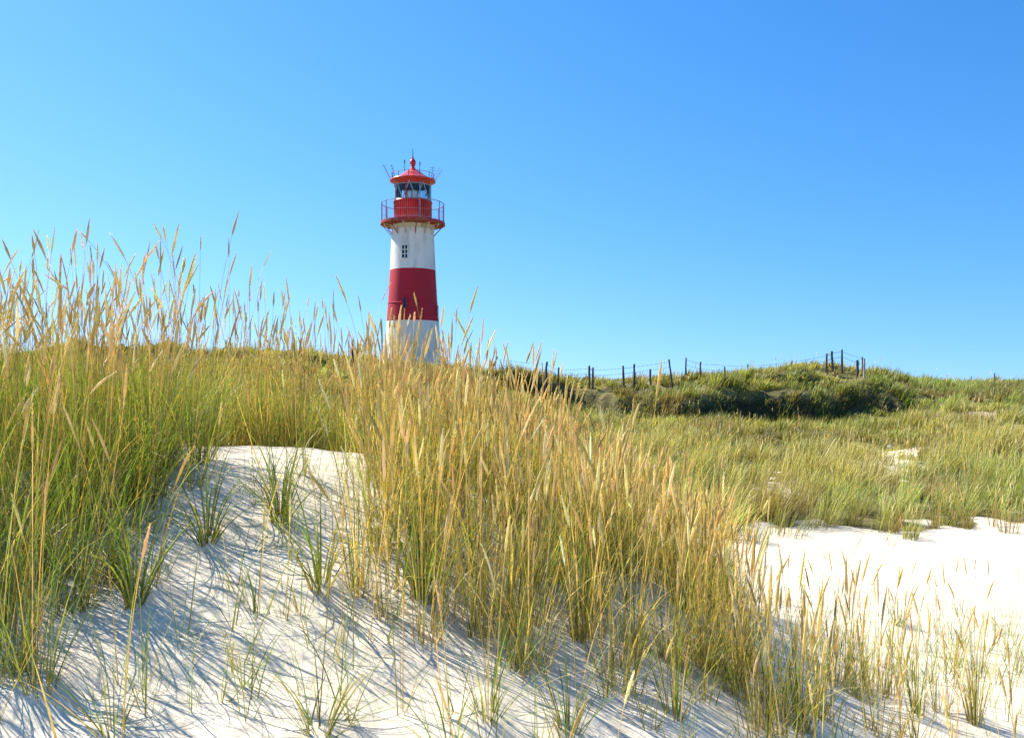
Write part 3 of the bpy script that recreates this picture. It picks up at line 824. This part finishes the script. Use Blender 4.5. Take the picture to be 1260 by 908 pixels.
# ------------------------------------------------------------------ fence on the far dune
def crest(px, lo=30, hi=44):
    """distance where the dune skyline stands at this bearing"""
    ds = np.linspace(lo, hi, 240); xs = (px - CX) / F * ds; h = H(xs, ds); i = int(np.argmax(h / ds)); return ds[i]
def post_bm(h, r, base, top, split=False):
    bm = bmesh.new(); nseg = 6; b, t = Vector(base), Vector(top); rings = []
    d = (t - b).normalized(); u = d.cross(Vector((0, 1, 0))).normalized(); v = d.cross(u)
    for k in range(nseg + 1):
        c = b.lerp(t, k / nseg) + u * random.uniform(-.01, .01); rr = r * (1.1 - .25 * k / nseg) * random.uniform(.9, 1.1)
        rings.append([bm.verts.new(c + (u * math.cos(2 * math.pi * i / 7) + v * math.sin(2 * math.pi * i / 7)) * rr * random.uniform(.85, 1.12)) for i in range(7)])
    for k in range(nseg):
        for i in range(7): bm.faces.new((rings[k][i], rings[k][(i + 1) % 7], rings[k + 1][(i + 1) % 7], rings[k + 1][i]))
    bm.faces.new(rings[-1]); bm.faces.new(list(reversed(rings[0])))
    return bm
def post_pts(px_b, px_t, ytop, D):
    xb = (px_b - CX) / F * D; zb_ = Z(xb, D) - .2
    return Vector((xb, D, zb_)), Vector(((px_t - CX) / F * D, D, (HY - ytop) / F * D))
def fence(label, posts, wires, group=None):
    D0 = posts[0][3]; b0, _ = post_pts(*posts[0][:4])
    root = empty('wire_fence', b0); tag(root, label, 'fence')
    tops = []
    for pb, pt, yt, D, r in posts:
        b, t = post_pts(pb, pt, yt, D); tops.append((b, t))
        link_bm('fence_post', post_bm(0, r * .8 * random.uniform(.8, 1.1), b - b0, t - b0), M['wood'], root)
    for w_ in wires:
        for i in range(len(tops) - 1):
            (ba, ta), (bb, tb) = tops[i], tops[i + 1]
            if (ta - tb).length > 9: continue
            p, q = ta + Vector((0, 0, -w_)), tb + Vector((0, 0, -w_)); bm = bmesh.new(); prev = p
            for k in range(1, 9):
                t = k / 8; c = p.lerp(q, t) - Vector((0, 0, .02 * math.sin(math.pi * t) * min(1, (p - q).length / 3))); tube(bm, prev - b0, c - b0, .0034, n=4)
                if k % 1 == 0: tube(bm, c - b0 - Vector((.02, 0, .03)), c - b0 + Vector((.02, 0, .03)), .005, n=3)
                prev = c
            link_bm('wire', bm, M['wire'], root)
    return root
fd = 35.8
fence('dark leaning post and wire fence in the dip right of the lighthouse',
      [(600, 612, 439, fd, .06), (670, 673, 445, fd, .06), (687, 687.5, 452, fd, .05), (725, 725, 450, fd, .065), (729.5, 729.5, 452, fd - .1, .05),
       (768, 766.5, 450, fd - .3, .06), (780, 780.5, 448, fd - .4, .065), (829, 823, 442, fd - .3, .06)], (.12, .34))
fence('upright dark post fence running over the top of the highest dune on the right',
      [(844, 844, 440, 38.4, .055), (862, 862, 445, 38.0, .055), (920, 920, 448, 37.6, .05), (974.5, 974.5, 443, 37.4, .045), (1017, 1017, 435, 37.4, .055), (1025, 1023.5, 432, 37.2, .075),
       (1036, 1036, 430, 37.4, .055), (1062, 1061, 439, 37.0, .05)], (.1, .33))
def stake(label, pb, pt, yt, D, r, m='wood', grp=None):
    b, t = post_pts(pb, pt, yt, D); o = link_bm('wooden_stake', post_bm(0, r, Vector((0, 0, 0)), t - b), M[m]); o.location = b
    tag(o, label, 'stake', grp); return o
stake('thin dark stake alone in the grass right of the leaning fence post', 892, 892, 451, 34.6, .035)
stake('short dark stake barely above the grass just left of the leaning fence post', 801, 800, 454, 35.5, .045)
stake('bleached pale stake at the right end of the dune top fence', 1063.5, 1063, 441, 36.4, .05, 'woodpale')
stake('stubby dark stake beside the bleached pale stake on the dune top', 1055, 1055, 443, 36.4, .06)
stake('dark stake on the skyline just left of the lighthouse foot', 434, 434, 418, 37, .055)
stake('dark stake on the far low skyline at the right edge of the picture', 1224, 1224, 459, 38.5, .028)

# ------------------------------------------------------------------ single plants that can be told apart
def blade_set(geo, base, N, rad, Lm, pal, lean, arch, W=.005, az0=None, spread=math.pi, K_=6):
    a = rng.uniform(-spread, spread, N) + (az0 if az0 is not None else 0); r = rad * np.sqrt(rng.random(N))
    b = np.c_[r * np.cos(a), r * np.sin(a), np.zeros(N)]
    b[:, 2] = H(base.x + b[:, 0], base.y + b[:, 1]) - base.z - .02
    th0 = np.abs(rng.normal(lean, lean * .6, N)); th1 = th0 + np.abs(rng.normal(arch, arch * .4, N))
    c1 = pick(N, pal); c0 = pick(N, BASEC) * .6 + c1 * .4
    blades(geo, b, a, th0, th1, np.clip(rng.normal(Lm, Lm * .25, N), .1, 2), W * rng.uniform(.7, 1.3, N), c0, c1, K_)

def tuft(label, px, py, N, Lm, lean=.35, arch=.9, heads=0, HLn=.9, pal=LEAF, rad=.05, lo=2.5, hi=15, group=None, W=.005, az0=None, spread=math.pi):
    p = ground_at(px, py, lo, hi); root = empty('grass_tuft', p); tag(root, label, 'grass tuft', group)
    g = Geo(); blade_set(g, p, N, rad, Lm, pal, lean, arch, W, az0, spread); lv = g.build('leaves', M['grass'], root)
    for i in range(heads):
        gs, gh = Geo(), Geo()
        stalks(gs, gh, np.array([[rng.uniform(-rad, rad), rng.uniform(-rad, rad), -.02]]), np.array([rng.uniform(0, 6.28)]), np.array([abs(rng.normal(.05, .06))]),
               np.array([abs(rng.normal(.25, .15))]), np.array([HLn * rng.uniform(.8, 1.1)]), np.array([rng.uniform(.13, .2)]), np.array([rng.uniform(.005, .007)]))
        s_ = gs.build('stem', M['grass'], root); gh.build('seed_head', M['straw'], s_)
    return root

GT = 'separate grass tufts on the bare sand'
tuft('arching green grass tuft alone in the middle of the bare sand slope', 345, 640, 40, .68, .35, 1.5, W=.0095, group=GT)
tuft('lower green grass tuft at the foot of the bare sand slope, left of centre', 395, 725, 34, .62, .4, 1.4, W=.0095, group=GT)
tuft('dark broad leaved tuft at the ridge grass edge, low in the centre', 520, 735, 60, .52, .35, .7, pal=LEAF[:2] + LEAF[5:6], W=.010, group=GT)
tuft('leafy green tuft on the sand slope beside the left grass stand', 255, 665, 50, .58, .35, 1.2, W=.008, heads=1, group=GT)
tuft('yellow green tuft standing upright low on the left of the sand slope', 165, 742, 46, .58, .25, .9, W=.008, pal=LEAF[:4], group=GT)
tuft('straggly tuft with a tall seed head at the bottom left corner of the picture', 52, 850, 26, .55, .2, .6, heads=2, group=GT)
tuft('wide spreading tuft with long flat leaves at the bottom of the picture', 395, 900, 60, .42, .8, .6, W=.006, group=GT)
tuft('tuft of long curved leaves at the bottom edge near the left corner', 140, 905, 34, .5, .5, .7, heads=1, group=GT)
tuft('fresh green tuft at the bottom edge, below the dark green broad leaved one', 600, 880, 40, .5, .4, .7, heads=1, group=GT)
tuft('tuft at the bottom of the picture where the ridge grass thins out right of centre', 700, 900, 36, .5, .3, .7, heads=1, group=GT)
tuft('tuft with pale leaves near the bottom edge, below the thickest straw coloured grass', 830, 880, 40, .55, .25, .6, heads=2, group=GT)
tuft('tuft with straw heads near the bottom edge at the right end of the ridge grass', 985, 895, 40, .6, .2, .5, heads=3, group=GT)
tuft('low green tuft on the white sand flat right of the ridge grass', 1105, 768, 40, .33, .3, .5, heads=2, HLn=.42, lo=4, group=GT)
tuft('tall thin tuft with upright stalks at the bottom right corner of the picture', 1200, 890, 50, .5, .12, .4, heads=5, HLn=.75, pal=LEAFC, group=GT)
tuft('sparse tuft on the sand near the bottom right, left of the corner tuft', 1130, 880, 30, .45, .15, .5, heads=2, HLn=.7, group=GT)
tuft('yellowish bent tuft alone in the middle of the white sand flat', 1022, 690, 12, .34, .5, .8, pal=LEAFC, lo=8, group=GT, W=.008)
tuft('thin dark tuft on the white sand flat near the far grass edge', 1095, 672, 10, .35, .7, .9, lo=8, group=GT, W=.007)
for i, (px, py, hh) in enumerate([(1098, 655, .75), (1118, 652, .6), (1150, 650, .7), (1192, 650, .8), (1222, 648, .85), (1170, 645, .6), (1240, 655, .7)]):
    tuft(['brown stemmed tuft rooted in the sand at the left end of the far sand edge', 'second brown stemmed tuft from the left along the far sand edge',
          'third brown stemmed tuft from the left along the far sand edge', 'fifth brown stemmed tuft from the left along the far sand edge',
          'sixth brown stemmed tuft from the left along the far sand edge', 'fourth brown stemmed tuft from the left along the far sand edge',
          'brown stemmed tuft at the far right end of the sand edge'][i], px, py, random.randint(14, 50), hh * random.uniform(.45, .85), .16, .6, heads=random.randint(2, 5), HLn=hh * random.uniform(.7, 1), pal=[(.34, .20, .08, 2), (.24, .24, .05, 2), (.42, .34, .12, 2)],
         rad=random.uniform(.06, .17), lo=9, hi=18, group='brown stemmed tufts along the far edge of the sand', W=.008)

def stalk_thing(label, px, py, tip, L, D=None, HL=.2, HR=.0075, lean=None):
    """one tall flower stalk; root on the ground at (px, py), its tip near the photo point tip"""
    p = ground_at(px, py, 2.6, 9); root = empty('grass_stalk', p); tag(root, label, 'grass stalk', 'tall single seed stalks')
    D = p.y; tx = (tip[0] - CX) / F * D - p.x; tz = (HY - tip[1]) / F * D - p.z
    az = 0.0 if tx > 0 else math.pi; ch = math.hypot(tx, tz); th = math.atan2(abs(tx), tz)
    gs, gh = Geo(), Geo(); bend = lean if lean is not None else .35
    stalks(gs, gh, np.array([[0, 0, 0.]]), np.array([az]), np.array([th - bend * .35]), np.array([th + bend * .9]), np.array([ch * 1.02]), np.array([HL]), np.array([HR]))
    gs.build('stem', M['grass'], root); gh.build('seed_head', M['straw'], root); return root
stalk_thing('tallest bent seed stalk rising alone into the sky on the left', 186, 620, (153, 284), 1.3, lean=.55)
stalk_thing('tall seed stalk nearest the left edge, tip high in the sky', 92, 640, (55, 283), 1.3, lean=.4)
stalk_thing('drooping seed stalk curving left over the left grass stand', 120, 620, (80, 312), 1.3, lean=1.1)
stalk_thing('slender seed stalk leaning left just left of the lighthouse', 455, 620, (423, 340), 1.2, lean=.35)
stalk_thing('seed stalk right of the lighthouse foot with its head bent to the left', 598, 640, (570, 382), 1.2, lean=.5)
stalk_thing('seed stalk leaning right so its head crosses the bent one beside the lighthouse', 530, 640, (575, 390), 1.2, lean=.3)
stalk_thing('brown seed stalk leaning left over the bare sand slope', 455, 740, (384, 578), .8, HR=.009)
stalk_thing('curved straw stalk at the right side of the bare sand slope', 450, 700, (425, 550), .8)
stalk_thing('thick seed stalk leaning left in front of the ridge grass, centre of the picture', 585, 740, (548, 590), .8, HR=.009)
stalk_thing('thick seed stalk leaning left, right of the centre in the ridge grass', 650, 745, (606, 600), .8, HR=.009)
stalk_thing('lone seed stalk leaning left on the white sand near the right edge', 1185, 800, (1167, 712), .5)
stalk_thing('lone seed stalk leaning right on the white sand at the right edge', 1207, 800, (1221, 712), .5)
stalk_thing('seed stalk standing straight at the right fringe of the ridge grass', 1040, 790, (1039, 676), .6)
stalk_thing('seed stalk leaning right at the right fringe of the ridge grass', 1062, 790, (1082, 693), .6)
stalk_thing('upright green stem in front of the bare sand slope', 385, 745, (381, 560), .9, HR=.004)

# thin scatter of single blades over the open sand
def scatter():
    N = 3800; y = np.sqrt(rng.uniform(3.0 ** 2, 9.0 ** 2, N)); px = rng.uniform(-100, 1350, N); x = (px - CX) / F * y
    z = H(x, y); v = veg(x, y, z); pj, qj = project(x, y, z)
    open_r = (pj > 900) & (qj < 790)
    keep = (v < .5) & (rng.random(N) < np.where(open_r, .05, np.clip(.30 + 1.2 * fbm(x * 1.3 + 5, y * 1.3, 3), .04, 1)))
    x, y, z = x[keep], y[keep], z[keep]
    nn = rng.integers(2, 9, len(x)); rad = np.full(len(x), .035); k, bx_, by_, a, r = clump_points(x, y, nn, rad); g = Geo()
    leaves_for(g, k, bx_, by_, a, r, rad[k], LEAF, np.full(len(k), .40), .15, .0045, 6, np.ones(len(x)), lean=.5, arch=1.2)
    ns = rng.poisson(.25, len(x)); ks, sx, sy, sa, sr = clump_points(x, y, ns, rad); gh = Geo(); Ns = len(sx)
    stalks(g, gh, np.c_[sx, sy, H(sx, sy)], sa, np.abs(rng.normal(.06, .08, Ns)), np.abs(rng.normal(.25, .2, Ns)), rng.uniform(.45, .95, Ns), rng.uniform(.1, .18, Ns), rng.uniform(.004, .006, Ns))
    lo = g.build('sparse_grass', M['grass']); tag(lo, 'thin scattered blades and stalks growing out of the open sand', 'grass', kind='stuff')
    ho = gh.build('seed_heads', M['straw'], lo); ho['kind'] = 'stuff'
scatter()
# broken straw and leaf bits lying on the sand
def litter():
    N = 9000; y = np.sqrt(rng.uniform(2.8 ** 2, 13.5 ** 2, N)); px = rng.uniform(-150, 1400, N); x = (px - CX) / F * y
    z = H(x, y); v = veg(x, y, z); k = (v < .6) & (rng.random(N) < np.clip(.35 + 1.6 * fbm(x * .9 + 60, y * .9, 3), .06, 1)); x, y, z = x[k], y[k], z[k]; N = len(x)
    g = Geo(); a = rng.normal(.6, .9, N); L = rng.uniform(.03, .28, N) ** 1.0
    blades(g, np.c_[x, y, z + .004], a, np.full(N, math.pi / 2) - rng.uniform(0, .25, N), np.full(N, math.pi / 2) + rng.uniform(.0, .35, N), L, rng.uniform(.002, .006, N),
           pick(N, [(.30, .22, .11, 2), (.16, .12, .06, 2), (.46, .36, .18, 1)]), pick(N, [(.34, .25, .13, 1), (.20, .15, .08, 1)]), 4)
    o = g.build('plant_litter', M['grass']); tag(o, 'broken straw and dead leaf bits lying on the sand', 'litter', kind='stuff')
litter()
print('verts', sum(len(o.data.vertices) for o in C.objects if o.type == 'MESH'))
